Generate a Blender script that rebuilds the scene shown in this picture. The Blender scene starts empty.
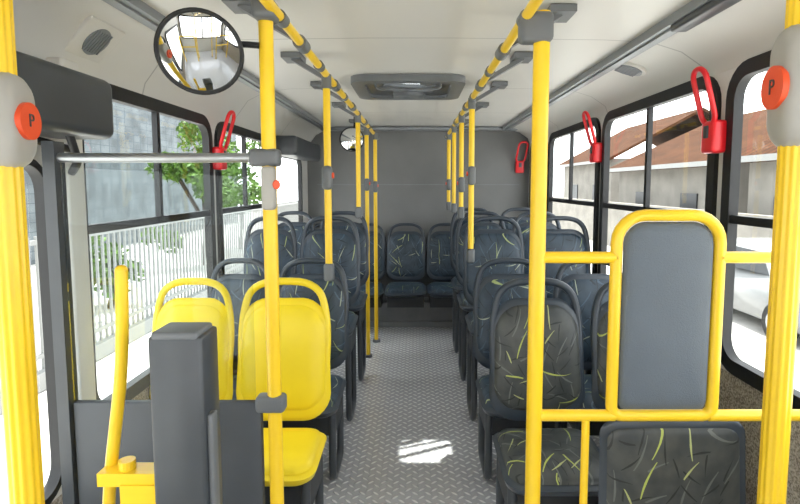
import bpy, bmesh, math, random
from mathutils import Vector, Matrix
random.seed(4)
scene = bpy.context.scene
try:
    scene.view_settings.view_transform = 'Standard'
except Exception:
    pass

# ------------------------------------------------------------ materials
def nt(name):
    m = bpy.data.materials.new(name); m.use_nodes = True
    t = m.node_tree; b = t.nodes["Principled BSDF"]
    return m, t, b
def pm(name, col, rough=0.5, metal=0.0, bump=0.0, bscale=60, var=0.0, vscale=8):
    m, t, b = nt(name)
    b.inputs["Base Color"].default_value = (*col, 1)
    b.inputs["Roughness"].default_value = rough
    b.inputs["Metallic"].default_value = metal
    N = t.nodes; L = t.links
    tc = N.new("ShaderNodeTexCoord")
    if bump > 0:
        n = N.new("ShaderNodeTexNoise"); n.inputs["Scale"].default_value = bscale
        n.inputs["Detail"].default_value = 3
        L.new(tc.outputs["Object"], n.inputs["Vector"])
        bp = N.new("ShaderNodeBump"); bp.inputs["Strength"].default_value = bump
        bp.inputs["Distance"].default_value = 0.01
        L.new(n.outputs["Fac"], bp.inputs["Height"]); L.new(bp.outputs["Normal"], b.inputs["Normal"])
    if var > 0:
        n = N.new("ShaderNodeTexNoise"); n.inputs["Scale"].default_value = vscale
        n.inputs["Detail"].default_value = 4
        L.new(tc.outputs["Object"], n.inputs["Vector"])
        r = N.new("ShaderNodeValToRGB")
        r.color_ramp.elements[0].position = 0.3; r.color_ramp.elements[1].position = 0.7
        r.color_ramp.elements[0].color = (*[c*(1-var) for c in col], 1)
        r.color_ramp.elements[1].color = (*[min(1, c*(1+var)) for c in col], 1)
        L.new(n.outputs["Fac"], r.inputs["Fac"]); L.new(r.outputs["Color"], b.inputs["Base Color"])
    return m
M_YEL = pm("yellow_paint", (0.91, 0.60, 0.024), 0.3, var=0.04, vscale=5)
M_YSEAT = pm("yellow_plastic", (0.93, 0.70, 0.02), 0.35, var=0.04, vscale=4)
M_GREY = pm("grey_plastic", (0.135, 0.145, 0.155), 0.45, var=0.06)
M_SHELL = pm("seat_shell_grey", (0.038, 0.050, 0.067), 0.3, var=0.06)
M_DARK = pm("dark_grey_plastic", (0.048, 0.055, 0.064), 0.35, var=0.08)
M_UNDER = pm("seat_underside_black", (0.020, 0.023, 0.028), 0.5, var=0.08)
M_DPANEL = pm("dark_panel", (0.055, 0.062, 0.072), 0.5, var=0.08)
M_BLACK = pm("black_rubber", (0.006, 0.007, 0.009), 0.5, bump=0.05)
M_STEEL = pm("brushed_steel", (0.38, 0.40, 0.42), 0.35, 0.8, var=0.05)
M_CHAN = pm("grey_channel", (0.25, 0.27, 0.29), 0.4, 0.3, var=0.05)
M_RED = pm("red_plastic", (0.72, 0.012, 0.02), 0.3, var=0.04)
M_ORANGE = pm("orange_button", (0.84, 0.09, 0.022), 0.4, var=0.04)
M_HOUS = pm("beige_housing", (0.38, 0.37, 0.345), 0.4, var=0.04)
M_WHITE = pm("white_panel", (0.66, 0.65, 0.62), 0.45, var=0.03)
M_REAR = pm("rear_grey_lining", (0.175, 0.178, 0.18), 0.8, bump=0.3, bscale=150, var=0.12, vscale=2)
M_HEAD = pm("grey_padding", (0.11, 0.135, 0.165), 0.6, bump=0.3, bscale=300, var=0.08, vscale=5)
M_PLAT = pm("grey_platform", (0.20, 0.21, 0.22), 0.5, var=0.1)
M_CAR = pm("white_car_paint", (0.22, 0.23, 0.235), 0.25, var=0.02)
M_TIRE = pm("tire_rubber", (0.008, 0.008, 0.008), 0.8, bump=0.2)
M_ASPH = pm("light_concrete_paving", (0.50, 0.49, 0.47), 0.9, bump=0.4, bscale=40, var=0.12, vscale=2)
M_BARK = pm("bark", (0.035, 0.025, 0.018), 0.9, bump=0.6, bscale=20, var=0.3)
M_LEAF = pm("leaves", (0.075, 0.16, 0.012), 0.6, var=0.4, vscale=3)
M_FENCE = pm("white_fence_paint", (0.25, 0.255, 0.25), 0.5, var=0.04)
M_HWALL = pm("house_plaster", (0.25, 0.235, 0.21), 0.85, var=0.18, vscale=1.5)
M_TEAL = pm("pale_teal_paint", (0.11, 0.155, 0.145), 0.4, var=0.06)
M_BLACKW = pm("window_dark", (0.010, 0.013, 0.016), 0.4, var=0.1)

def ceiling_mat():
    m, t, b = nt("ceiling_panel"); N = t.nodes; L = t.links
    b.inputs["Roughness"].default_value = 0.4
    g = N.new("ShaderNodeNewGeometry"); s = N.new("ShaderNodeSeparateXYZ"); L.new(g.outputs["Position"], s.inputs[0])
    d = N.new("ShaderNodeMath"); d.operation = 'DIVIDE'; d.inputs[1].default_value = 1.15; L.new(s.outputs["Y"], d.inputs[0])
    f = N.new("ShaderNodeMath"); f.operation = 'FRACT'; L.new(d.outputs[0], f.inputs[0])
    l = N.new("ShaderNodeMath"); l.operation = 'LESS_THAN'; l.inputs[1].default_value = 0.008; L.new(f.outputs[0], l.inputs[0])
    n = N.new("ShaderNodeTexNoise"); n.inputs["Scale"].default_value = 1.5; L.new(g.outputs["Position"], n.inputs["Vector"])
    r = N.new("ShaderNodeValToRGB"); r.color_ramp.elements[0].color = (0.60, 0.595, 0.57, 1); r.color_ramp.elements[1].color = (0.67, 0.66, 0.63, 1)
    L.new(n.outputs["Fac"], r.inputs["Fac"])
    mx = N.new("ShaderNodeMix"); mx.data_type = 'RGBA'
    L.new(l.outputs[0], mx.inputs["Factor"]); L.new(r.outputs["Color"], mx.inputs["A"]); mx.inputs["B"].default_value = (0.38, 0.38, 0.37, 1)
    L.new(mx.outputs["Result"], b.inputs["Base Color"])
    return m
M_CEIL = ceiling_mat()

def carpet_mat():
    m, t, b = nt("speckled_side_lining"); N = t.nodes; L = t.links
    b.inputs["Roughness"].default_value = 0.9
    tc = N.new("ShaderNodeTexCoord")
    n = N.new("ShaderNodeTexNoise"); n.inputs["Scale"].default_value = 140; n.inputs["Detail"].default_value = 2
    L.new(tc.outputs["Object"], n.inputs["Vector"])
    r = N.new("ShaderNodeValToRGB"); e = r.color_ramp.elements
    e[0].position = 0.35; e[0].color = (0.18, 0.15, 0.12, 1); e[1].position = 0.65; e[1].color = (0.55, 0.50, 0.42, 1)
    L.new(n.outputs["Fac"], r.inputs["Fac"]); L.new(r.outputs["Color"], b.inputs["Base Color"])
    return m
M_CARP = carpet_mat()

def fabric_mat(name, lo, hi, s1, s2, k1=.36, k2=.28, wk=1.0):
    m, t, b = nt(name); N = t.nodes; L = t.links
    b.inputs["Roughness"].default_value = 0.42
    def ma(op, a, c=None, c3=None):
        x = N.new("ShaderNodeMath"); x.operation = op
        for i, q in enumerate((a, c, c3)):
            if q is None: continue
            if isinstance(q, (int, float)): x.inputs[i].default_value = q
            else: L.new(q, x.inputs[i])
        return x.outputs[0]
    tc = N.new("ShaderNodeTexCoord"); oi = N.new("ShaderNodeObjectInfo")
    s = N.new("ShaderNodeSeparateXYZ"); L.new(tc.outputs["Object"], s.inputs[0])
    off = ma('MULTIPLY', oi.outputs["Random"], 7.0)
    px = ma('ADD', s.outputs["X"], off); py = ma('SUBTRACT', s.outputs["Z"], s.outputs["Y"])
    cv = N.new("ShaderNodeCombineXYZ"); L.new(px, cv.inputs[0]); L.new(py, cv.inputs[1])
    def slashes(scale, length, width, shift, keep):
        mp = N.new("ShaderNodeMapping"); mp.inputs["Location"].default_value = (shift, shift*1.7, 0); L.new(cv.outputs[0], mp.inputs[0])
        v = N.new("ShaderNodeTexVoronoi"); v.voronoi_dimensions = '2D'; v.inputs["Scale"].default_value = scale
        L.new(mp.outputs[0], v.inputs["Vector"])
        sb = N.new("ShaderNodeVectorMath"); sb.operation = 'SUBTRACT'; L.new(mp.outputs[0], sb.inputs[0]); L.new(v.outputs["Position"], sb.inputs[1])
        q = N.new("ShaderNodeSeparateXYZ"); L.new(sb.outputs[0], q.inputs[0])
        c = N.new("ShaderNodeSeparateColor"); L.new(v.outputs["Color"], c.inputs[0])
        ang = ma('MULTIPLY', c.outputs[0], 6.2832)
        co = ma('COSINE', ang); si = ma('SINE', ang)
        u = ma('ADD', ma('MULTIPLY', q.outputs[0], co), ma('MULTIPLY', q.outputs[1], si))
        w = ma('SUBTRACT', ma('MULTIPLY', q.outputs[1], co), ma('MULTIPLY', q.outputs[0], si))
        w = ma('ADD', w, ma('MULTIPLY', ma('MULTIPLY', u, u), 2.0))
        tap = ma('SUBTRACT', 1.0, ma('DIVIDE', ma('ABSOLUTE', u), length))
        ok = ma('LESS_THAN', ma('ABSOLUTE', w), ma('MULTIPLY', tap, width*wk))
        return ma('MULTIPLY', ok, ma('LESS_THAN', c.outputs[1], keep))
    n = N.new("ShaderNodeTexNoise"); n.inputs["Scale"].default_value = 14; n.inputs["Detail"].default_value = 3; L.new(cv.outputs[0], n.inputs["Vector"])
    r = N.new("ShaderNodeValToRGB"); e = r.color_ramp.elements
    e[0].position = 0.35; e[0].color = (*lo, 1); e[1].position = 0.65; e[1].color = (*hi, 1)
    L.new(n.outputs["Fac"], r.inputs["Fac"])
    cur = r.outputs["Color"]
    for sc, ln, wd, sh, kp, col in ((13, .075, .0028, .3, .6, tuple(1.8*c for c in hi)), (17, .05, .0025, 2.1, .8, tuple(.45*c for c in lo)),
                                    (10, .095, .0028, 5.2, k1, s1), (14, .055, .0026, 8.4, k2, s2)):
        f = slashes(sc, ln, wd, sh, kp)
        m2 = N.new("ShaderNodeMix"); m2.data_type = 'RGBA'; L.new(f, m2.inputs["Factor"])
        L.new(cur, m2.inputs["A"]); m2.inputs["B"].default_value = (*col, 1); cur = m2.outputs["Result"]
    L.new(cur, b.inputs["Base Color"])
    return m
M_FAB = fabric_mat("streaked_blue_fabric", (0.018, 0.034, 0.054), (0.036, 0.060, 0.088), (.34, .40, .16), (.36, .40, .30), .34, .24, 1.15)
M_FAB2 = fabric_mat("streaked_fabric_lit_tone", (0.036, 0.042, 0.045), (0.068, 0.074, 0.070), (.42, .48, .11), (.42, .45, .19), .30, .18, 1.2)  # same seat fabric; light on the near pads is put into its colour

def plate_mat():
    m, t, b = nt("diamond_plate"); N = t.nodes; L = t.links
    def ma(op, a, c=None):
        x = N.new("ShaderNodeMath"); x.operation = op
        for i, q in enumerate((a, c)):
            if q is None: continue
            if isinstance(q, (int, float)): x.inputs[i].default_value = q
            else: L.new(q, x.inputs[i])
        return x.outputs[0]
    g = N.new("ShaderNodeNewGeometry"); s = N.new("ShaderNodeSeparateXYZ"); L.new(g.outputs["Position"], s.inputs[0])
    P = 0.064
    x = ma('DIVIDE', ma('ADD', s.outputs["X"], s.outputs["Y"]), P); y = ma('DIVIDE', ma('SUBTRACT', s.outputs["Y"], s.outputs["X"]), P)
    fx = ma('FLOOR', x); fy = ma('FLOOR', y)
    par = ma('FLOORED_MODULO', ma('ADD', fx, fy), 2.0)
    lx = ma('SUBTRACT', ma('FRACT', x), 0.5); ly = ma('SUBTRACT', ma('FRACT', y), 0.5)
    inv = ma('SUBTRACT', 1.0, par)
    a = ma('ADD', ma('MULTIPLY', lx, par), ma('MULTIPLY', ly, inv))
    c = ma('ADD', ma('MULTIPLY', ly, par), ma('MULTIPLY', lx, inv))
    d = ma('ADD', ma('POWER', ma('DIVIDE', a, 0.52), 2.0), ma('POWER', ma('DIVIDE', c, 0.18), 2.0))
    h = N.new("ShaderNodeMapRange"); h.inputs["From Min"].default_value = 1.1; h.inputs["From Max"].default_value = 0.3
    L.new(d, h.inputs["Value"])
    bp = N.new("ShaderNodeBump"); bp.inputs["Strength"].default_value = 1.0; bp.inputs["Distance"].default_value = 0.006
    L.new(h.outputs[0], bp.inputs["Height"]); L.new(bp.outputs["Normal"], b.inputs["Normal"])
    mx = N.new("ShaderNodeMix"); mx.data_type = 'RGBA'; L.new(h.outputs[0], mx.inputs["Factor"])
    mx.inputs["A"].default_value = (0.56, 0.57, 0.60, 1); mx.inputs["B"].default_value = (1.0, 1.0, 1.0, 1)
    L.new(mx.outputs["Result"], b.inputs["Base Color"])
    b.inputs["Metallic"].default_value = 0.2; b.inputs["Roughness"].default_value = 0.18
    b.inputs["Specular IOR Level"].default_value = 0.8
    return m
M_PLATE = plate_mat()

def glass_mat(name, tint, refl=0.35):
    m = bpy.data.materials.new(name); m.use_nodes = True; t = m.node_tree; N = t.nodes; L = t.links
    N.clear(); o = N.new("ShaderNodeOutputMaterial"); tr = N.new("ShaderNodeBsdfTransparent"); gl = N.new("ShaderNodeBsdfGlossy")
    tr.inputs["Color"].default_value = (*tint, 1); gl.inputs["Roughness"].default_value = 0.02
    fr = N.new("ShaderNodeFresnel"); fr.inputs["IOR"].default_value = 1.35
    mu = N.new("ShaderNodeMath"); mu.operation = 'MULTIPLY'; mu.inputs[1].default_value = refl; L.new(fr.outputs[0], mu.inputs[0])
    mx = N.new("ShaderNodeMixShader"); L.new(mu.outputs[0], mx.inputs[0]); L.new(tr.outputs[0], mx.inputs[1]); L.new(gl.outputs[0], mx.inputs[2])
    L.new(mx.outputs[0], o.inputs["Surface"])
    return m
M_GLASS = glass_mat("window_glass", (0.96, 0.98, 0.975), .12)
M_GLASS2 = glass_mat("partition_glass", (0.90, 0.93, 0.93), .5)
M_SKYG = glass_mat("added_skylight_glass", (0.78, 0.80, 0.80), .4)
M_MIRROR = pm("mirror_glass", (0.68, 0.70, 0.71), 0.02, 1.0)

def stripe_mat(name, c1, c2, axis, size, duty=0.12, rough=0.7, axis2=None, size2=1):
    m, t, b = nt(name); N = t.nodes; L = t.links
    b.inputs["Roughness"].default_value = rough
    g = N.new("ShaderNodeNewGeometry"); s = N.new("ShaderNodeSeparateXYZ"); L.new(g.outputs["Position"], s.inputs[0])
    def line(ax, sz):
        d = N.new("ShaderNodeMath"); d.operation = 'DIVIDE'; d.inputs[1].default_value = sz; L.new(s.outputs[ax], d.inputs[0])
        f = N.new("ShaderNodeMath"); f.operation = 'FRACT'; L.new(d.outputs[0], f.inputs[0])
        l = N.new("ShaderNodeMath"); l.operation = 'LESS_THAN'; l.inputs[1].default_value = duty; L.new(f.outputs[0], l.inputs[0])
        return l.outputs[0]
    o = line(axis, size)
    if axis2:
        o2 = line(axis2, size2); mm = N.new("ShaderNodeMath"); mm.operation = 'MAXIMUM'; L.new(o, mm.inputs[0]); L.new(o2, mm.inputs[1]); o = mm.outputs[0]
    n = N.new("ShaderNodeTexNoise"); n.inputs["Scale"].default_value = 1.6; n.inputs["Detail"].default_value = 5; L.new(g.outputs["Position"], n.inputs["Vector"])
    r = N.new("ShaderNodeValToRGB"); r.color_ramp.elements[0].position = .35; r.color_ramp.elements[1].position = .65
    r.color_ramp.elements[0].color = (*[c*0.55 for c in c1], 1); r.color_ramp.elements[1].color = (*c1, 1)
    L.new(n.outputs["Fac"], r.inputs["Fac"])
    mx = N.new("ShaderNodeMix"); mx.data_type = 'RGBA'; L.new(o, mx.inputs["Factor"]); L.new(r.outputs["Color"], mx.inputs["A"]); mx.inputs["B"].default_value = (*c2, 1)
    L.new(mx.outputs["Result"], b.inputs["Base Color"])
    b.inputs["Specular IOR Level"].default_value = 0.1
    return m
M_ROOF = stripe_mat("clay_roof_tiles", (0.095, 0.040, 0.018), (0.018, 0.009, 0.006), "Y", 0.32, 0.30, .95)
M_TILEW = stripe_mat("pale_tile_facade", (0.16, 0.185, 0.20), (0.075, 0.095, 0.11), "Y", 0.6, 0.08, 0.5, "Z", 0.3)

# ------------------------------------------------------------ helpers
def link(o, parent=None):
    scene.collection.objects.link(o)
    if parent is not None: o.parent = parent
    return o
def mk(name, verts, faces, mats, parent=None, smooth=False, loc=(0, 0, 0), ang=38):
    me = bpy.data.meshes.new(name)
    me.from_pydata([tuple(v) for v in verts], [], faces); me.update()
    bm = bmesh.new(); bm.from_mesh(me); bmesh.ops.recalc_face_normals(bm, faces=bm.faces); bm.to_mesh(me); bm.free()
    if not isinstance(mats, (list, tuple)): mats = [mats]
    for m in mats: me.materials.append(m)
    if smooth:
        me.shade_smooth(); me.set_sharp_from_angle(angle=math.radians(ang))
    o = bpy.data.objects.new(name, me); o.location = loc
    return link(o, parent)
def tag(o, label, cat, group=None):
    o["label"] = label; o["category"] = cat
    if group: o["group"] = group
    return o
def empty(name, loc, label, cat, group=None):
    o = bpy.data.objects.new(name, None); o.empty_display_size = 0.1; o.location = loc
    link(o); return tag(o, label, cat, group)
def struct(o): o["kind"] = "structure"; return o
def bx(c, s):
    x, y, z = c; a, b, d = s[0]/2, s[1]/2, s[2]/2
    v = [(x+i*a, y+j*b, z+k*d) for i in (-1, 1) for j in (-1, 1) for k in (-1, 1)]
    f = [(0, 1, 3, 2), (4, 6, 7, 5), (0, 4, 5, 1), (2, 3, 7, 6), (0, 2, 6, 4), (1, 5, 7, 3)]
    return v, f
def box(name, c, s, mat, parent=None, bev=0.0, seg=3, loc=(0, 0, 0)):
    v, f = bx(c, s)
    o = mk(name, v, f, mat, parent, loc=loc)
    if bev > 0:
        bm = bmesh.new(); bm.from_mesh(o.data)
        bmesh.ops.bevel(bm, geom=bm.edges[:], offset=bev, segments=seg, profile=0.5, affect='EDGES')
        bm.to_mesh(o.data); bm.free()
        o.data.shade_smooth(); o.data.set_sharp_from_angle(angle=math.radians(50))
    return o
def merge(parts):
    V = []; F = []
    for v, f in parts:
        n = len(V); V += list(v); F += [tuple(i+n for i in q) for q in f]
    return V, F
def fillet(pts, r, k=6):
    pts = [Vector(p) for p in pts]; out = [pts[0]]
    for i in range(1, len(pts)-1):
        a, b, c = pts[i-1], pts[i], pts[i+1]
        d1 = min(r, (a-b).length*0.49); d2 = min(r, (c-b).length*0.49)
        p = b+(a-b).normalized()*d1; q = b+(c-b).normalized()*d2
        for j in range(k+1):
            t = j/k; out.append(p*(1-t)**2+b*2*t*(1-t)+q*t*t)
    out.append(pts[-1]); return out
def tube(path, r, n=14, flute=0, closed=False):
    path = [Vector(p) for p in path]; m = len(path); V = []; F = []
    tans = []
    for i in range(m):
        if closed: t = path[(i+1) % m]-path[i-1]
        else: t = path[min(i+1, m-1)]-path[max(i-1, 0)]
        tans.append(t.normalized())
    ref = Vector((1, 0, 0)) if abs(tans[0].x) < 0.9 else Vector((0, 0, 1))
    nrm = (ref-tans[0]*ref.dot(tans[0])).normalized()
    for i in range(m):
        nrm = (nrm-tans[i]*nrm.dot(tans[i])).normalized(); bi = tans[i].cross(nrm)
        for j in range(n):
            a = 2*math.pi*j/n; rr = r*(1+(0.05*math.cos(flute*a) if flute else 0))
            V.append(path[i]+(nrm*math.cos(a)+bi*math.sin(a))*rr)
    R = m if closed else m-1
    for i in range(R):
        for j in range(n):
            a = i*n+j; b = i*n+(j+1) % n; c = ((i+1) % m)*n+(j+1) % n; d = ((i+1) % m)*n+j
            F.append((a, b, c, d))
    if not closed:
        F.append(tuple(range(n))); F.append(tuple((m-1)*n+j for j in range(n)))
    return V, F
def tubes(name, paths, r, mat, parent=None, n=14, flute=0, loc=(0, 0, 0)):
    v, f = merge([tube(p, r, n, flute) for p in paths])
    return mk(name, v, f, mat, parent, True, loc, 60)
def cyl(c, axis, r, h, n=28):
    a = Vector(axis).normalized()*h/2; c = Vector(c)
    return tube([c-a, c+a], r, n)
def rr(a0, a1, b0, b1, r, k=6, rb=None):
    P = []
    rb = r if rb is None else rb
    for cx, cy, s, q in ((a1-r, b1-r, 0, r), (a0+r, b1-r, 1, r), (a0+rb, b0+rb, 2, rb), (a1-rb, b0+rb, 3, rb)):
        for i in range(k+1):
            t = math.pi/2*(s+i/k); P.append((cx+q*math.cos(t), cy+q*math.sin(t)))
    return P
def ring(outer, inner, fn, t0, t1):
    n = len(outer); V = []
    for P in (outer, inner):
        for t in (t0, t1):
            V += [fn(p[0], p[1], t) for p in P]
    F = []
    for i in range(n):
        j = (i+1) % n
        F += [(i, j, 2*n+j, 2*n+i), (n+i, n+j, 3*n+j, 3*n+i), (i, j, n+j, n+i), (2*n+i, 2*n+j, 3*n+j, 3*n+i)]
    return V, F
def slab(outline, fn, tf, tb, p=5, rings=(0, .35, .6, .8, .9, .96, 1.0)):
    n = len(outline); ca = sum(q[0] for q in outline)/n; cb = sum(q[1] for q in outline)/n
    V = []; F = []
    for side, t in ((1, tf), (-1, tb)):
        base = len(V)
        V.append(fn(ca, cb, side*t))
        for s in rings[1:]:
            d = side*t*math.sqrt(max(0, 1-s**p)) if s < 1 else 0
            for q in outline: V.append(fn(ca+(q[0]-ca)*s, cb+(q[1]-cb)*s, d))
        R = len(rings)-1
        for i in range(n): F.append((base, base+1+i, base+1+(i+1) % n))
        for k in range(R-1):
            o1 = base+1+k*n; o2 = o1+n
            for i in range(n): F.append((o1+i, o1+(i+1) % n, o2+(i+1) % n, o2+i))
    me_off = len(V)//2
    R = len(rings)-1
    last1 = 1+(R-1)*n; last2 = me_off+1+(R-1)*n
    for i in range(n): F.append((last1+i, last1+(i+1) % n, last2+(i+1) % n, last2+i))
    return V, F
def copy_thing(root, loc, rotz=None, skip=()):
    r = root.copy(); r.location = loc; scene.collection.objects.link(r)
    if rotz is not None: r.rotation_euler[2] = rotz
    def rec(src, dst):
        for c in src.children:
            if c.name.split('.')[0] in skip: continue
            k = c.copy(); k.parent = dst; scene.collection.objects.link(k); rec(c, k)
    rec(root, r)
    return r

XL, XR, YB, YF = -1.17, 1.24, 5.80, -1.5
ZC = 2.11
# ------------------------------------------------------------ floor / ceiling / walls
struct(box("floor", (0.035, (YB+YF)/2, -0.03), (XR-XL, YB-YF, 0.06), M_PLATE))
HX0, HX1, HY0, HY1 = -.20, .16, 3.16, 3.50
prof = [(XL, 1.86), (XL+.02, 1.93), (-1.07, 2.035), (-.96, 2.09), (-.80, ZC), (HX0, ZC+.008), (HX1, ZC+.008), (.80, ZC+.0), (1.0, 2.10), (1.13, 2.06), (XR-.02, 2.00), (XR, 1.95)]
out = [(p[0]*1.02, p[1]+.03) for p in prof]
ys = (YF, HY0, HY1, YB)
V = []; F = []; n = len(prof)
for y in ys:
    V += [(p[0], y, p[1]) for p in prof]+[(p[0], y, p[1]) for p in out]
hi = 5
for k in range(3):
    a = 2*n*k; b = 2*n*(k+1)
    for i in range(n-1):
        if k == 1 and i == hi: continue
        F += [(a+i, a+i+1, b+i+1, b+i), (a+n+i, a+n+i+1, b+n+i+1, b+n+i)]
struct(mk("ceiling", V, F, M_CEIL, smooth=True, ang=60))

def side_wall(name, x, sgn, bays, zt):
    V = []; F = []; MI = []
    def quad(y0, y1, z0, z1, mi):
        b = len(V); V.extend([(x, y0, z0), (x, y1, z0), (x, y1, z1), (x, y0, z1)]); F.append((b, b+1, b+2, b+3)); MI.append(mi)
    y = YF
    ztop = zt
    for (y0, y1, z0, z1) in bays:
        if y0 > y: quad(y, y0, 0, .76, 1); quad(y, y0, .76, ztop, 0)
        if z0 > 0.02: quad(y0, y1, 0, z0-.0, 1)
        quad(y0, y1, z1, ztop, 0)
        k = 6; P = rr(y0+.02, y1-.02, z0+.02, z1-.02, .12, k)
        b = len(V); V.extend([(x, p[0], p[1]) for p in P])
        C = [(y1, z1), (y0, z1), (y0, z0), (y1, z0)]; cb = len(V); V.extend([(x, c[0], c[1]) for c in C])
        for c in range(4):
            F.append(tuple([cb+c]+[b+c*(k+1)+i for i in range(k+1)])); MI.append(0)
            F.append((b+c*(k+1)+k, b+((c+1) % 4)*(k+1), cb+(c+1) % 4, cb+c)); MI.append(0)
        y = y1
    if y < YB: quad(y, YB, 0, .76, 1); quad(y, YB, .76, ztop, 0)
    me = bpy.data.meshes.new(name); me.from_pydata(V, [], F); me.materials.append(M_WHITE); me.materials.append(M_CARP)
    for p, m in zip(me.polygons, MI): p.material_index = m
    me.update()
    o = bpy.data.objects.new(name, me); link(o)
    return struct(o)
WZ0, WZR, WZL = .76, 1.97, 1.89
WZB = .62
Rb = [(-1.3, .62, WZ0, WZR), (.66, 2.13, WZ0, WZR), (2.17, 3.52, WZ0, WZR), (3.56, 4.92, WZ0, WZR), (4.96, 5.70, WZ0, WZR)]
Lb = [(-1.3, .36, .3, 1.62), (.40, 1.70, .48, 1.60), (1.80, 3.06, WZB, WZL), (3.11, 4.22, WZB, WZL), (4.30, 5.45, .3, WZL-.1)]
side_wall("wall_right", XR, 1, Rb, 1.99)
side_wall("wall_left", XL, -1, Lb, 1.91)
wn = 1
def window(name, x, sgn, y0, y1, z0, z1, bars=True, w=.055, zb=1.365):
    f = lambda a, b, t: (x-sgn*t, a, b)
    V, F = ring(rr(y0+.01, y1-.01, z0+.01, z1-.01, .13), rr(y0+.01+w, y1-.01-w, z0+.01+w, z1-.01-w, .08), f, -.02, .018)
    fr = struct(mk(name, V, F, M_BLACK, smooth=True))
    g, gf = bx((x+sgn*.008, (y0+y1)/2, (z0+z1)/2), (.006, y1-y0-w*1.6, z1-z0-w*1.6))
    mk("window_glass", g, gf, M_GLASS, fr)
    if bars:
        v1 = bx((x+sgn*.002, (y0+y1)/2, zb), (.024, y1-y0-2*w, .032))
        v2 = bx((x+sgn*.002, (y0+y1)/2, (zb+z1-.05)/2), (.024, .028, z1-.05-zb))
        v, ff = merge([v1, v2]); mk("sliding_sash", v, ff, M_BLACK, fr)
    return fr
for b in Rb:
    window("window_%d" % wn, XR, 1, *b); wn += 1
for b in Lb[2:4]:
    window("window_%d" % wn, XL, -1, *b, zb=1.34); wn += 1
window("door_1", XL, -1, *Lb[1], bars=False, w=.03)
window("door_2", XL, -1, *Lb[4], bars=False, w=.04); window("window_%d" % wn, XL, -1, *Lb[0], bars=False); wn += 1
struct(box("wall_back", (0.035, YB+.03, 1.05), (XR-XL, .06, 2.12), M_REAR))
struct(box("trim_2", (.035, YB-.006, 1.50), (2.2, .008, .008), M_PLAT))
f = lambda a, b, t: (a, YF+t, b)
V, F = ring(rr(XL, XR, 0.0, 2.12, .02), rr(XL+.06, XR-.06, .85, 1.95, .12), f, -.06, 0)
struct(mk("wall_front", V, F, M_WHITE, smooth=True))
V, F = ring(rr(XL+.05, XR-.05, .84, 1.96, .12), rr(XL+.10, XR-.10, .89, 1.91, .10), f, -.03, .012)
fw = struct(mk("window_%d" % wn, V, F, M_BLACK, smooth=True))
mk("windshield_post", *bx((.035, YF-.01, 1.4), (.05, .03, 1.04)), M_BLACK, fw)
for i, (x, z) in enumerate(((-.93, 2.085), (.95, 2.088))):
    v, f = merge([bx((x, 2.1, z), (.075, 7.0, .035)), bx((x, 2.1, z-.02), (.03, 7.0, .012))])
    struct(mk("trim_%d" % (3+i), v, f, M_CHAN))
struct(box("trim_5", (.95, 1.72, 2.062), (.06, .5, .03), M_DARK, bev=.008))
struct(box("trim_6", (.035, YB-.10, ZC-.02), (2.1, .16, .035), M_CHAN, bev=.012))

# ------------------------------------------------------------ seats
REC = math.radians(9)
def bk(yoff=0):
    def f(a, b, t):
        curve = 0.12*(a*a)
        yy = -t - curve + 0.02
        return (a, yoff + yy*math.cos(REC) + b*math.sin(REC), 0.47 + b*math.cos(REC))
    return f
def seat_outline(w, h, r, taper, b0=0):
    P = rr(-w/2, w/2, b0, b0+h, r, 7)
    O = []
    for a, b in P:
        s = (b-b0)/h
        O.append((a*(1-taper*abs(s-.35)**2/.42), b))
    return O
def build_seat(kind):
    yel = kind == "y"
    low = kind == "l"
    shell = M_YSEAT if yel else M_SHELL
    fab = M_YSEAT if yel else M_FAB
    tp = .03 if low else .13
    rc = .05 if low else .12
    root = empty("bus_seat", (0, 0, 0), "", "seat")
    V, F = slab(seat_outline(.425, .535, rc, tp), bk(), .020, .035, 6)
    mk("backrest_shell", V, F, shell, root, True, ang=60)
    V, F = slab(seat_outline(.39, .465, rc-.01, tp, .045), lambda a, b, t: bk()(a, b, t+.008), .035, .005, 4)
    mk("backrest_pad", V, F, fab, root, True, ang=60)
    def cu(a, b, t): return (a, b, .435+t+.02*((b+.2)/.2)**2*(-1 if b < -.2 else .3))
    dp = .37 if yel else .42
    V, F = slab(rr(-.21, .21, -dp, -.015, .07), cu, .015, .05, 6)
    mk("seat_pan", V, F, shell, root, True, ang=60)
    V, F = slab(rr(-.192, .192, -dp+.015, -.03, .06), lambda a, b, t: cu(a, b, t+.012), .032, .006, 4)
    mk("seat_pad", V, F, fab, root, True, ang=60)
    hp = fillet([(-.185, .035, .60), (-.196, .090, .90), (-.150, .108, 1.072), (.150, .108, 1.072), (.196, .090, .90), (.185, .035, .60)], .12, 7)
    tubes("grab_handle", [hp], .0165, M_YSEAT if yel else M_SHELL, root)
    l = tubes("leg", [fillet([(-.17, -.33, .40), (-.17, -.33, .03), (-.17, -.06, .03), (-.17, -.06, .40)], .06, 5)], .019, M_DARK, root)
    me2 = l.copy(); me2.location.x = .34; me2.parent = root; scene.collection.objects.link(me2)
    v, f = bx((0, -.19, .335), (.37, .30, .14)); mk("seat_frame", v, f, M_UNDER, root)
    return root
SEATD = build_seat("d"); SEATY = build_seat("y"); SEATL = build_seat("l")
rows = [(2.22, 0.0), (2.86, 0.0), (3.50, .20), (4.18, .20), (4.85, .20)]
xs = {"L": (-.982, -.577), "R": (.535, .985)}
def place(tpl, loc, label, group, skip=()):
    s = copy_thing(tpl, loc, skip=skip); s["label"] = label; s["group"] = group; s["category"] = "seat"; return s
def refab(s, mat):
    for c in s.children:
        if "pad" in c.name:
            c.material_slots[0].link = 'OBJECT'; c.material_slots[0].material = mat
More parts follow.
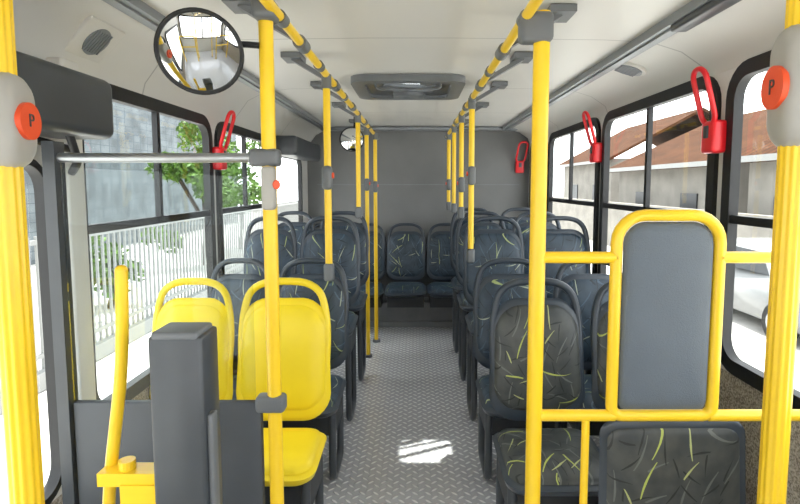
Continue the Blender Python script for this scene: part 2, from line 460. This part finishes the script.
for ri, (y, z) in enumerate(rows):
    for side in "LR":
        if ri == 4 and side == "L": continue
        for i, x in enumerate(xs[side]):
            wnd = (side == "L" and i == 0) or (side == "R" and i == 1)
            where = "beside the window" if wnd else "beside the aisle"
            if side == "L" and ri == 0:
                o = place(SEATY, (x, y, z), "bright yellow plastic priority bus seat "+where, "yellow priority seats")
            else:
                plat = " on taller legs" if z > 0 else ""
                o = place(SEATD, (x, y, z), "dark streaked fabric bus seat "+where+plat, "dark patterned bus seats")
            if side == "L": o.scale = ((.87, 1, 1), (.985, 1, 1))[i]
            if side == "R" and ri == 0: refab(o, M_FAB2)
            if z > 0:
                for c in o.children:
                    if c.name.startswith("leg"):
                        c.scale.z = (.40+z)/.40; c.location.z = -z
for i, x in enumerate((-.955, -.525, -.095, .335, .765)):
    place(SEATD, (x, 5.60, 0.0), "dark streaked fabric seat against the rear wall", "rear bench seats", skip=("leg",))
v, f = merge([bx((.035, 5.645, .13), (2.36, .27, .26)), bx((.035, 5.50, .03), (2.36, .02, .06))])
struct(mk("trim_9", v, f, M_PLAT))
s = place(SEATL, (.835, 1.61, 0), "low dark patterned fold-down seat beneath the yellow barrier", "dark patterned bus seats", skip=("leg", "grab_handle", "seat_frame"))
s.location.z = -.255; s.scale = (1.14, .5, 1); refab(s, M_FAB2)
for T in (SEATD, SEATY, SEATL):
    for c in list(T.children): bpy.data.objects.remove(c)
    bpy.data.objects.remove(T)
mk("leg", *bx((0, -.22, .325), (.30, .28, .14)), M_DARK, s)

# ------------------------------------------------------------ rails & poles
ZR = 1.975
XPL, XPR = -.385, .315
def handrail(x, y0, y1, hangs, label):
    root = tag(tubes("overhead_handrail", [[(x, y0, ZR), (x, y1, ZR)]], .0152, M_YEL), label, "handrail")
    for y in hangs:
        d = -.19 if x < 0 else .19
        a = Vector((x, y, ZR+.008)); b = Vector((x+d, y-.03, ZC-.02)); dr = (b-a).normalized()
        up = Vector((0, 1, 0)); sd_ = dr.cross(up).normalized()
        V = []
        for q, wd in ((a, .020), (b, .032)):
            for s1, s2 in ((-1, -1), (1, -1), (1, 1), (-1, 1)):
                V.append(q+up*wd*s1+sd_*.010*s2)
        arm = (V, [(0, 1, 2, 3), (4, 5, 6, 7), (0, 1, 5, 4), (1, 2, 6, 5), (2, 3, 7, 6), (3, 0, 4, 7)])
        v, f = merge([arm, cyl((x, y, ZR), (0, 1, 0), .023, .080, 18), bx((x+d, y-.03, ZC-.012), (.09, .13, .024))])
        mk("rail_hanger", v, f, M_GREY, root, True)
    for y in [h+.33 for h in hangs]:
        v, f = cyl((x, y, ZR), (0, 1, 0), .020, .05, 18); mk("rail_joint", v, f, M_GREY, root, True)
    return root
handrail(XPL, -1.2, 5.3, (-.8, .3, 1.24, 1.85, 2.6, 3.3, 4.1, 5.12), "long yellow tubular handrail hung from the ceiling, grey brackets")
handrail(XPR, -1.2, 5.3, (-.8, .3, 1.24, 1.95, 2.6, 3.3, 4.1, 5.12), "long yellow tubular handrail hung from the ceiling, grey brackets")
def pole(x, y, zb, r=.0165, button=None, floor=False, label=None):
    zt = ZR-.01
    root = empty("grab_pole", (x, y, zb), label or "slim vertical yellow grab pole along the aisle", "pole", "yellow grab poles")
    tubes("pole_tube", [[(0, 0, 0), (0, 0, zt-zb)]], r, M_YEL, root)
    v, f = merge([cyl((0, 0, zt-zb-.02), (0, 0, 1), r*1.35, .06, 18)]); mk("pole_joint", v, f, M_GREY, root, True)
    if floor:
        v, f = merge([cyl((0, 0, .012), (0, 0, 1), r*2.0, .022, 20)]); mk("floor_flange", v, f, M_GREY, root, True)
    else:
        box("seat_clamp", (0.0, 0, .02), (.044, .05, .08), M_GREY, root, .012)
    if button:
        z = button-zb
        box("button_housing", (0, -.012, z), (.044, .05, .105), M_GREY, root, .016)
        v, f = cyl((.025 if x < 0 else -.025, -.012, z+.01), (1, 0, 0), .013, .008, 20); mk("stop_button", v, f, M_ORANGE, root, True)
    return root
pole(XPL, 2.35, 1.09, .0160, 1.53); pole(XPR, 2.98, 1.08, .0160, 1.55)
pole(XPL-.0, 3.62, 1.29, .0160); pole(XPR, 3.63, 1.29, .0160, 1.5)
pole(-.408, 4.52, 0, .0175, 1.5, True); pole(XPL+.015, 4.97, 0, .0175, 1.48, True)
pole(XPR, 4.31, 1.29, .0160); pole(XPR, 4.98, 1.28, .0170, 1.5)
pole(XPR, -.85, 0, .02, 1.4, True); pole(XPL, -.85, 0, .02, 1.4, True)  # two unseen poles behind the camera, added for the mirror's reflection
root = empty("grab_pole", (-.41, 1.5, 0), "thick yellow pole beside the turnstile with grey clamps", "pole", "yellow grab poles")
tubes("pole_tube", [[(0, 0, 0), (0, 0, ZC-.01)]], .0200, M_YEL, root, n=20)
for z in (1.575, .865): box("seat_clamp", (-.01, 0, z), (.085, .05, .05), M_GREY, root, .012)
box("seat_clamp", (0, 0, ZR), (.06, .09, .06), M_GREY, root, .015)
v, f = cyl((0, 0, .012), (0, 0, 1), .05, .022, 20); mk("floor_flange", v, f, M_GREY, root, True)
box("button_housing", (.006, -.03, 1.49), (.036, .04, .12), M_HOUS, root, .01)
v, f = cyl((.026, -.035, 1.50), (1, -.6, 0), .013, .01, 20); mk("stop_button", v, f, M_ORANGE, root, True)
for gx, lb in ((-.76, "unseen yellow tubular rail added for the mirror reflection"), (.72, "unseen yellow tubular rail added for the mirror reflection")):
    root = empty("reflection_guard_rail", (gx, -.60, 0), lb, "railing", "unseen rails added for the mirror")  # behind the camera, added to give the round mirror yellow reflections
    tubes("rail_tube", [fillet([(-.30, 0, 0), (-.30, 0, 1.25), (.30, 0, 1.25), (.30, 0, 0)], .1, 5), [(-.30, 0, .8), (.30, 0, .8)]], .022, M_YEL, root)
# glass partition
root = empty("glass_partition", (-.72, 1.5, 0), "clear glass screen in grey steel posts over dark panel", "partition")
tubes("steel_rail", [[(-.30, 0, 1.575), (.26, 0, 1.575)]], .0135, M_STEEL, root)
v, f = merge([bx((-.295, 0, .81), (.034, .045, 1.62))]); mk("post", v, f, M_DARK, root)
mk("glass_pane", *bx((-.01, 0, 1.205), (.53, .006, .71)), M_GLASS2, root)
box("lower_panel", (.0, 0, .45), (.545, .025, .84), M_DPANEL, root, .004, 2)

def letterP(parent, loc, size, rotz):
    cu = bpy.data.curves.new("letter", 'FONT'); cu.body = "P"; cu.size = size; cu.extrude = .001; cu.align_x = 'CENTER'; cu.align_y = 'CENTER'
    t = bpy.data.objects.new("tmp", cu); scene.collection.objects.link(t)
    me = bpy.data.meshes.new_from_object(t); bpy.data.objects.remove(t)
    me.materials.clear(); me.materials.append(M_DARK)
    o = bpy.data.objects.new("button_letter", me); o.rotation_euler = (math.pi/2, 0, rotz); o.location = loc
    return link(o, parent)
def big_pole(x, y, zh, phi, h, rd):
    root = empty("stanchion_pole", (x, y, 0), "thick fluted yellow pole with beige stop-button housing", "pole", "thick fluted poles")
    tubes("pole_tube", [[(0, 0, 0), (0, 0, 2.05)]], .030, M_YEL, root, n=72, flute=12)
    v, f = merge([cyl((0, 0, 2.05), (0, 0, 1), .05, .05, 24)]); mk("pole_joint", v, f, M_GREY, root, True)
    R = Matrix.Rotation(phi, 3, 'Z')
    v, f = slab(rr(-.055, .055, -h/2, h/2, .050, 8), lambda a, b, t: R @ Vector((a, -.005-t, zh+b)), .042, .040, 7)
    mk("button_housing", v, f, M_HOUS, root, True, ang=60)
    v, f = cyl(R @ Vector((0, -.049, zh)), R @ Vector((0, 1, 0)), rd, .014, 32); b = mk("stop_button", v, f, M_ORANGE, root, True)
    b["label"] = "orange round button marked P"
    letterP(b, R @ Vector((0, -.057, zh)), rd*1.0, phi)
    v, f = merge([cyl((0, 0, .012), (0, 0, 1), .07, .022, 20)]); mk("floor_flange", v, f, M_GREY, root, True)
big_pole(-.846, 1.10, 1.63, math.radians(98), .20, .038)
big_pole(.925, 1.31, 1.735, math.radians(-98), .30, .052)

# ------------------------------------------------------------ barrier
root = empty("seat_barrier", (.315, 1.56, 0), "yellow tubular barrier with grey padded headrest panel", "barrier")
r0 = .0235
tubes("upright_tube", [[(.048, 0, 0), (.048, 0, ZR+.015)]], r0, M_YEL, root, n=20)
def wx(u, s=340): return (u-415)/s-.315
fx0, fx1 = wx(618), wx(722)
fr = [(q[0], 0, q[1]) for q in rr(fx0, fx1, .800, 1.41, .082, 6, .03)]
v, f = tube(fr, .0175, 14, closed=True); mk("panel_frame", v, f, M_YEL, root, True)
tubes("cross_tube", [[(.045, 0, 1.285), (fx0, 0, 1.285)]], .0175, M_YEL, root)
tubes("cross_tube", [[(.045, 0, .800), (fx0+.01, 0, .800)]], .0175, M_YEL, root)
tubes("cross_tube", [[(fx1, 0, 1.285), (XR-.335, 0, 1.285)]], .0175, M_YEL, root)
tubes("cross_tube", [[(fx1-.01, 0, .800), (XR-.335, 0, .800)]], .0175, M_YEL, root)
for z in (1.285, .800):
    v, f = cyl((XR-.33, 0, z), (1, 0, 0), .03, .02, 20); mk("wall_flange", v, f, M_GREY, root, True)
tubes("lower_post", [[(wx(592), .0, .800), (wx(592), .0, 0)]], .012, M_YEL, root)
v, f = slab(rr(fx0+.0195, fx1-.0195, .819, 1.391, .066, 6, .025), lambda a, b, t: (a, -t, b), .022, .022, 7)
mk("padded_panel", v, f, M_HEAD, root, True, ang=60)
box("pole_joint", (.030, 0, ZR-.03), (.095, .065, .085), M_GREY, root, .016)

# ------------------------------------------------------------ turnstile
root = empty("turnstile", (-.512, 1.15, 0), "dark grey turnstile column with yellow guard bar", "turnstile")
box("turnstile_column", (0, 0, .59), (.115, .10, 1.175), M_DARK, root, .008, 2)
box("column_cap", (0, -.005, 1.178), (.10, .09, .02), M_GREY, root, .006, 2)
box("card_reader", (.064, -.02, .88), (.014, .03, .24), M_GREY, root, .004, 2)
tubes("guard_bar", [fillet([(-.143, .02, 1.31), (-.150, .02, 1.1), (-.200, .02, .78), (-.215, .02, .0)], .1, 6)], .0135, M_YEL, root, n=16)
v, f = slab([(math.cos(a*math.pi/8)*.0135, math.sin(a*math.pi/8)*.0135) for a in range(16)], lambda a, b, t: (-.143+a, .02+b, 1.31+t), .012, .001, 2); mk("bar_cap", v, f, M_YEL, root, True)
v, f = merge([bx((-.125, -.0, .845), (.14, .05, .03)), bx((-.10, -.02, .81), (.085, .02, .05)), cyl((-.14, -.0, .865), (0, 0, 1), .018, .03, 16)])
mk("bar_bracket", v, f, M_YEL, root)

# ------------------------------------------------------------ mirrors
def mirror(loc, R, arm, label, rot):
    root = empty("round_mirror", loc, label, "mirror", "convex round mirrors")
    root.rotation_euler = rot
    c = [(R*math.cos(i*math.pi/24), 0, R*math.sin(i*math.pi/24)) for i in range(48)]
    v, f = tube(c, R*.055, 10, closed=True); mk("mirror_rim", v, f, M_BLACK, root, True)
    ol = [(q[0], q[2]) for q in c]
    v, f = slab(ol, lambda a, b, t: (a, t, b), R*.28, .001, 2, (0, .2, .4, .6, .8, .9, .97, 1)); mk("mirror_back", v, f, M_BLACK, root, True)
    V = [(0, -R*.16, 0)]; F = []; K = 10; n = 48
    for k in range(1, K+1):
        s = k/K
        for i in range(n): V.append((R*.97*s*math.cos(2*math.pi*i/n), -R*.16*(1-s*s), R*.97*s*math.sin(2*math.pi*i/n)))
    for i in range(n): F.append((0, 1+i, 1+(i+1) % n))
    for k in range(K-1):
        for i in range(n): a = 1+k*n+i; b = 1+k*n+(i+1) % n; F.append((a, b, b+n, a+n))
    mk("mirror_face", V, F, M_MIRROR, root, True, ang=90)
    tubes("mirror_arm", [arm], R*.055+.003, M_BLACK, root)
    return root
mirror((-.562, 1.42, 1.843), .105, fillet([(.0, .03, 0), (.09, .05, .02), (.148, .04, .02)], .04, 4), "round convex mirror with black rim on the yellow pole", (math.radians(24), 0, math.radians(14)))
mirror((-.56, 4.75, 1.90), .105, fillet([(0, .03, 0), (.02, .05, .12), (.02, .05, .205)], .04, 4), "small round convex mirror hanging from the ceiling", (0, 0, 0))

# ------------------------------------------------------------ ceiling fittings
root = empty("roof_hatch", (-.04, 3.35, ZC), "grey rounded roof ventilation hatch in the ceiling", "hatch")
f = lambda a, b, t: (a, b, -t)
v, ff = ring(rr(-.33, .33, -.33, .33, .09), rr(-.25, .25, -.26, .26, .06), f, -.005, .035); mk("hatch_frame", v, ff, M_GREY, root, True)
ho = rr(-.25, .25, -.26, .26, .06); hn = rr(-.15, .15, -.18, .08, .05)
v, ff = ring(ho, hn, f, 0, .015); mk("hatch_cover", v, ff, M_DARK, root, True)
mk("added_skylight_pane", *bx((0, -.05, -.002), (.32, .27, .004)), M_SKYG, root)  # opening added in the hatch to let sun onto the aisle floor
def seg(a, b, w=.022):
    a = Vector(a); b = Vector(b); d = (b-a); nn = Vector((-d.y, d.x, 0)).normalized()*w/2
    q = [a-nn, a+nn, b+nn, b-nn]
    return [tuple(p) for p in q]+[(p.x, p.y, p.z-.02) for p in q], [(0, 1, 2, 3), (4, 5, 6, 7), (0, 1, 5, 4), (1, 2, 6, 5), (2, 3, 7, 6), (3, 0, 4, 7)]
v, ff = merge([seg((-.15, -.13, -.004), (.15, .02, -.004), .03), seg((-.15, -.03, -.004), (.15, .09, -.004), .018), seg((.15, -.10, -.004), (.09, -.18, -.004), .05), seg((-.15, .02, -.004), (-.02, .08, -.004), .045)]); mk("sun_patch_bar", v, ff, M_GREY, root)  # slanted bars added to break up the sun patch on the floor
v, ff = merge([bx((0, .15, -.03), (.20, .12, .03))]); mk("hatch_vent", v, ff, M_GREY, root)
tubes("hatch_handle", [fillet([(-.19, -.21, -.01), (-.19, -.21, -.055), (.19, -.21, -.055), (.19, -.21, -.01)], .03, 4)], .008, M_GREY, root)
def grille(loc, rot, label, round_=True):
    root = empty("speaker_grille", loc, label, "speaker"); root.rotation_euler = rot
    if round_:
        v, f = merge([cyl((0, 0, 0), (0, 0, 1), .085, .02, 32)]); mk("speaker_rim", v, f, M_WHITE, root, True)
        v, f = merge([cyl((0, 0, -.011), (0, 0, 1), .068, .008, 32)]+[bx((0, -.05+.02*i, -.016), (.1, .006, .004)) for i in range(6)]); mk("speaker_mesh", v, f, M_CHAN, root, True)
    else:
        box("speaker_rim", (0, 0, 0), (.15, .20, .018), M_WHITE, root, .006)
        v, f = merge([cyl((0, 0, -.01), (0, 0, 1), .055, .006, 28)]+[bx((0, -.04+.0133*i, -.014), (.085, .005, .004)) for i in range(7)]); mk("speaker_mesh", v, f, M_CHAN, root, True)
grille((1.065, 2.7, 2.078), (0, math.radians(18), 0), "round grey ceiling speaker grille above the windows")
grille((-1.10, 1.87, 1.995), (0, math.radians(-46), 0), "square white speaker panel with slotted grille", False)
root = empty("door_mechanism_cover", (XL+.10, 1.45, 1.64), "dark grey glossy cover box above the door", "box")
box("cover_shell", (0, 0, .10), (.19, .62, .19), M_DARK, root, .03, 4)
tubes("door_rod", [fillet([(.03, .16, .02), (.03, .2, -.07), (-.03, .26, -.10)], .03, 4), [(-.02, -.1, .01), (-.02, .25, -.03)]], .012, M_BLACK, root)
root = empty("door_mechanism_cover", (XL+.11, 4.9, 1.74), "dark grey cover box above the rear door", "box")
box("cover_shell", (0, 0, .08), (.2, 1.1, .16), M_DARK, root, .03, 4)
struct(box("trim_10", (XL+.03, 1.75, .95), (.06, .09, 1.9), M_WHITE, bev=.01))

# ------------------------------------------------------------ emergency handles
def ehandle(x, y, z, sgn, lab="red emergency window release handle on the pillar", rot=0):
    root = empty("emergency_handle", (x, y, z), lab, "handle", "red emergency handles")
    root.rotation_euler[2] = rot
    box("handle_body", (-sgn*.035, 0, .07), (.065, .09, .13), M_RED, root, .014)
    P = rr(-.048, .048, .12, .33, .042, 5)
    path = [(-sgn*(.055+.34*(b-.12)), a-.12*(b-.12), b) for a, b in P]
    v, f = tube(path, .0105, 10, closed=True); mk("pull_loop", v, f, M_RED, root, True)
    box("handle_latch", (-sgn*.068, 0, .09), (.012, .03, .05), M_DARK, root, .004)
ehandle(XR-.005, 2.15, 1.62, 1); ehandle(XR-.005, 3.54, 1.64, 1)
ehandle(1.13, YB+.002, 1.62, 1, "red emergency release handle on the grey rear wall", math.pi/2)
ehandle(XL+.005, 3.085, 1.58, -1)

# ------------------------------------------------------------ exterior
struct(box("floor_outside", (0, 15, -1.03), (90, 90, .06), M_ASPH)).name = "ground"
def car(loc, rot, label):
    root = empty("parked_car", loc, label, "car"); root.rotation_euler = (0, 0, rot)
    pr = [(-2.1, .35), (-2.15, .75), (-1.95, .95), (-1.2, 1.02), (-.75, 1.42), (.75, 1.47), (1.5, 1.08), (2.05, .98), (2.12, .4), (1.9, .25), (-1.9, .25)]
    n = len(pr)
    V = [(-.84+(.16 if z > 1.05 else 0), y, z) for y, z in pr]+[(.84-(.16 if z > 1.05 else 0), y, z) for y, z in pr]
    F = [tuple(range(n)), tuple(range(n, 2*n))]+[(i, (i+1) % n, n+(i+1) % n, n+i) for i in range(n)]
    o = mk("car_body", V, F, M_CAR, root)
    bm = bmesh.new(); bm.from_mesh(o.data); bmesh.ops.bevel(bm, geom=bm.edges[:], offset=.05, segments=3, affect='EDGES'); bm.to_mesh(o.data); bm.free(); o.data.shade_smooth()
    for s in (-1, 1):
        V = [(s*.855, -1.1, 1.03), (s*.715, -.7, 1.36), (s*.715, .05, 1.38), (s*.855, .05, 1.03)]
        V += [(s*.855, .12, 1.03), (s*.715, .12, 1.38), (s*.715, .7, 1.38), (s*.855, 1.35, 1.05)]
        mk("side_window", V, [(0, 1, 2, 3), (4, 5, 6, 7)], M_BLACKW, root)
        for y in (-1.35, 1.35):
            v, f = merge([cyl((s*.80, y, .31), (1, 0, 0), .31, .2, 32)]); mk("wheel", v, f, M_TIRE, root, True)
            v, f = merge([cyl((s*.905, y, .31), (1, 0, 0), .19, .02, 24)]+[cyl((s*.92, y+.1*math.cos(k*1.2566), .31+.1*math.sin(k*1.2566)), (1, 0, 0), .035, .02, 10) for k in range(5)]); mk("hubcap", v, f, M_STEEL, root, True)
car((6.6, 9.6, -1.0), 0, "white parked hatchback on the street outside")
def house(loc, sx, sy, hw, hr, label):
    root = empty("street_house", loc, label, "house")
    parts = [bx((0, 0, hw/2), (sx, sy, hw))]
    v, f = merge(parts); mk("house_wall", v, f, M_HWALL, root)
    e = .5
    V = [(-sx/2-e, -sy/2-e, hw-.1), (-sx/2-e, sy/2+e, hw-.1), (0, sy/2+e, hw+hr), (0, -sy/2-e, hw+hr), (sx/2+e, -sy/2-e, hw-.1), (sx/2+e, sy/2+e, hw-.1)]
    V += [(a, b, c-.15) for a, b, c in V]
    F = [(0, 1, 2, 3), (3, 2, 5, 4), (6, 7, 8, 9), (9, 8, 11, 10), (0, 1, 7, 6), (4, 5, 11, 10), (0, 3, 9, 6), (3, 4, 10, 9), (1, 2, 8, 7), (2, 5, 11, 8)]
    mk("house_roof", V, F, M_ROOF, root)
    v, f = merge([bx((-sx/2-e-.05, 0, hw-.15), (.12, sy+2*e, .16))]); mk("roof_gutter", v, f, M_FENCE, root)
    for y in (-sy*.25, sy*.2):
        box("house_window", (-sx/2-.02, y, hw*.5), (.06, 1.1, 1.1), M_BLACKW, root)
house((13, 11.6, -1), 8, 5.5, 3.3, 2.1, "cream plaster house with old clay tile roof")
house((14, 20.5, -1), 9, 8.5, 3.3, 2.2, "cream plaster house with old clay tile roof")
house((15, 33, -1), 9, 9, 3.9, 2.6, "cream plaster house with old clay tile roof")
tag(box("boundary_wall", (8.0, 20, -.1), (.2, 34, 1.8), M_HWALL), "low cream plastered boundary wall along the street", "wall")
tag(box("tiled_building", (-15, 16, 3), (6, 40, 8), M_TILEW), "pale tiled building facade beyond the fence", "building")
parts = []
for k in range(130):
    parts.append(bx((-4.6, 4.0+k*.15, .0), (.03, .035, 1.75)))
for z in (-.6, .8): parts.append(bx((-4.6, 13.7, z), (.04, 19.6, .06)))
parts.append(bx((-4.6, 13.7, -.88), (.2, 19.6, .22)))
v, f = merge(parts); tag(mk("street_fence", v, f, M_FENCE), "white vertical bar metal fence on low curb", "fence")["kind"] = "stuff"
def tree(loc, h, R, label, cnt):
    root = empty("street_tree", loc, label, "tree")
    tubes("trunk", [[(0, 0, 0), (.1, 0, h*.4), (0, .15, h*.8)], [(.05, 0, h*.4), (.6*R/1.7, .5, h*.85)], [(.05, 0, h*.45), (-.5*R/1.7, -.6, h*.85)]], .06, M_BARK, root, n=10)
    V = []; F = []
    cl = [Vector((random.gauss(0, .5), random.gauss(0, .6), random.gauss(0, .45)))*R for _ in range(14)]
    for i in range(cnt):
        d = Vector((random.gauss(0, 1), random.gauss(0, 1), random.gauss(0, 1))).normalized()*R*.33*random.random()**.4
        c = Vector((0, 0, h))+random.choice(cl)+d
        a = Vector((random.uniform(-1, 1), random.uniform(-1, 1), random.uniform(-1, 1))).normalized()
        b = a.cross(Vector((random.uniform(-1, 1), random.uniform(-1, 1), random.uniform(-1, 1)))).normalized()
        s = random.uniform(.08, .16); n = len(V)
        V += [c-a*s, c+b*s*.4, c+a*s, c-b*s*.4]; F.append((n, n+1, n+2, n+3))
    o = mk("foliage", V, F, M_LEAF, root); o["kind"] = "stuff"
tree((-6.6, 16.4, -1), 3.1, 1.25, "leafy green street tree behind the fence", 2300)
tree((-6.2, 10.6, -1), 1.0, .8, "bushy green shrub behind the fence", 900)
tree((-6.8, 20.5, -1), 3.0, 1.5, "leafy green street tree behind the fence", 1900)
root = empty("parked_van", (-7.2, 6.2, -1), "pale green and white van parked beside the bus", "van")
box("van_body", (0, 0, 1.25), (1.6, 3.4, 1.9), M_TEAL, root, .15, 4)
box("van_window", (.80, -.2, 1.65), (.03, 2.2, .6), M_BLACKW, root, .01)
for y in (-1, 1):
    v, f = cyl((.72, y, .33), (1, 0, 0), .33, .22, 28); mk("wheel", v, f, M_TIRE, root, True)

# ------------------------------------------------------------ world, sun
w = bpy.data.worlds.new("World"); scene.world = w; w.use_nodes = True
bg = w.node_tree.nodes["Background"]; bg.inputs["Color"].default_value = (0.97, 0.98, 1.0, 1); bg.inputs["Strength"].default_value = 4.5
sd = bpy.data.lights.new("sun", 'SUN'); sd.energy = 14.0; sd.angle = math.radians(.6); sd.color = (1, .95, .88)
so = bpy.data.objects.new("sun", sd); link(so)
d = Vector((.10, -.42, -2.1)); so.rotation_euler = d.to_track_quat('-Z', 'Y').to_euler()

# ------------------------------------------------------------ camera
cam = bpy.data.cameras.new("camera"); cam.sensor_width = 36; cam.lens = 530/800*36; cam.clip_start = .05
cam.shift_x = -15/800; cam.shift_y = -21/800
co = bpy.data.objects.new("camera", cam); link(co); co.location = (0, 0, 1.5)
co.rotation_euler = (math.radians(90-5), 0, 0)
scene.camera = co
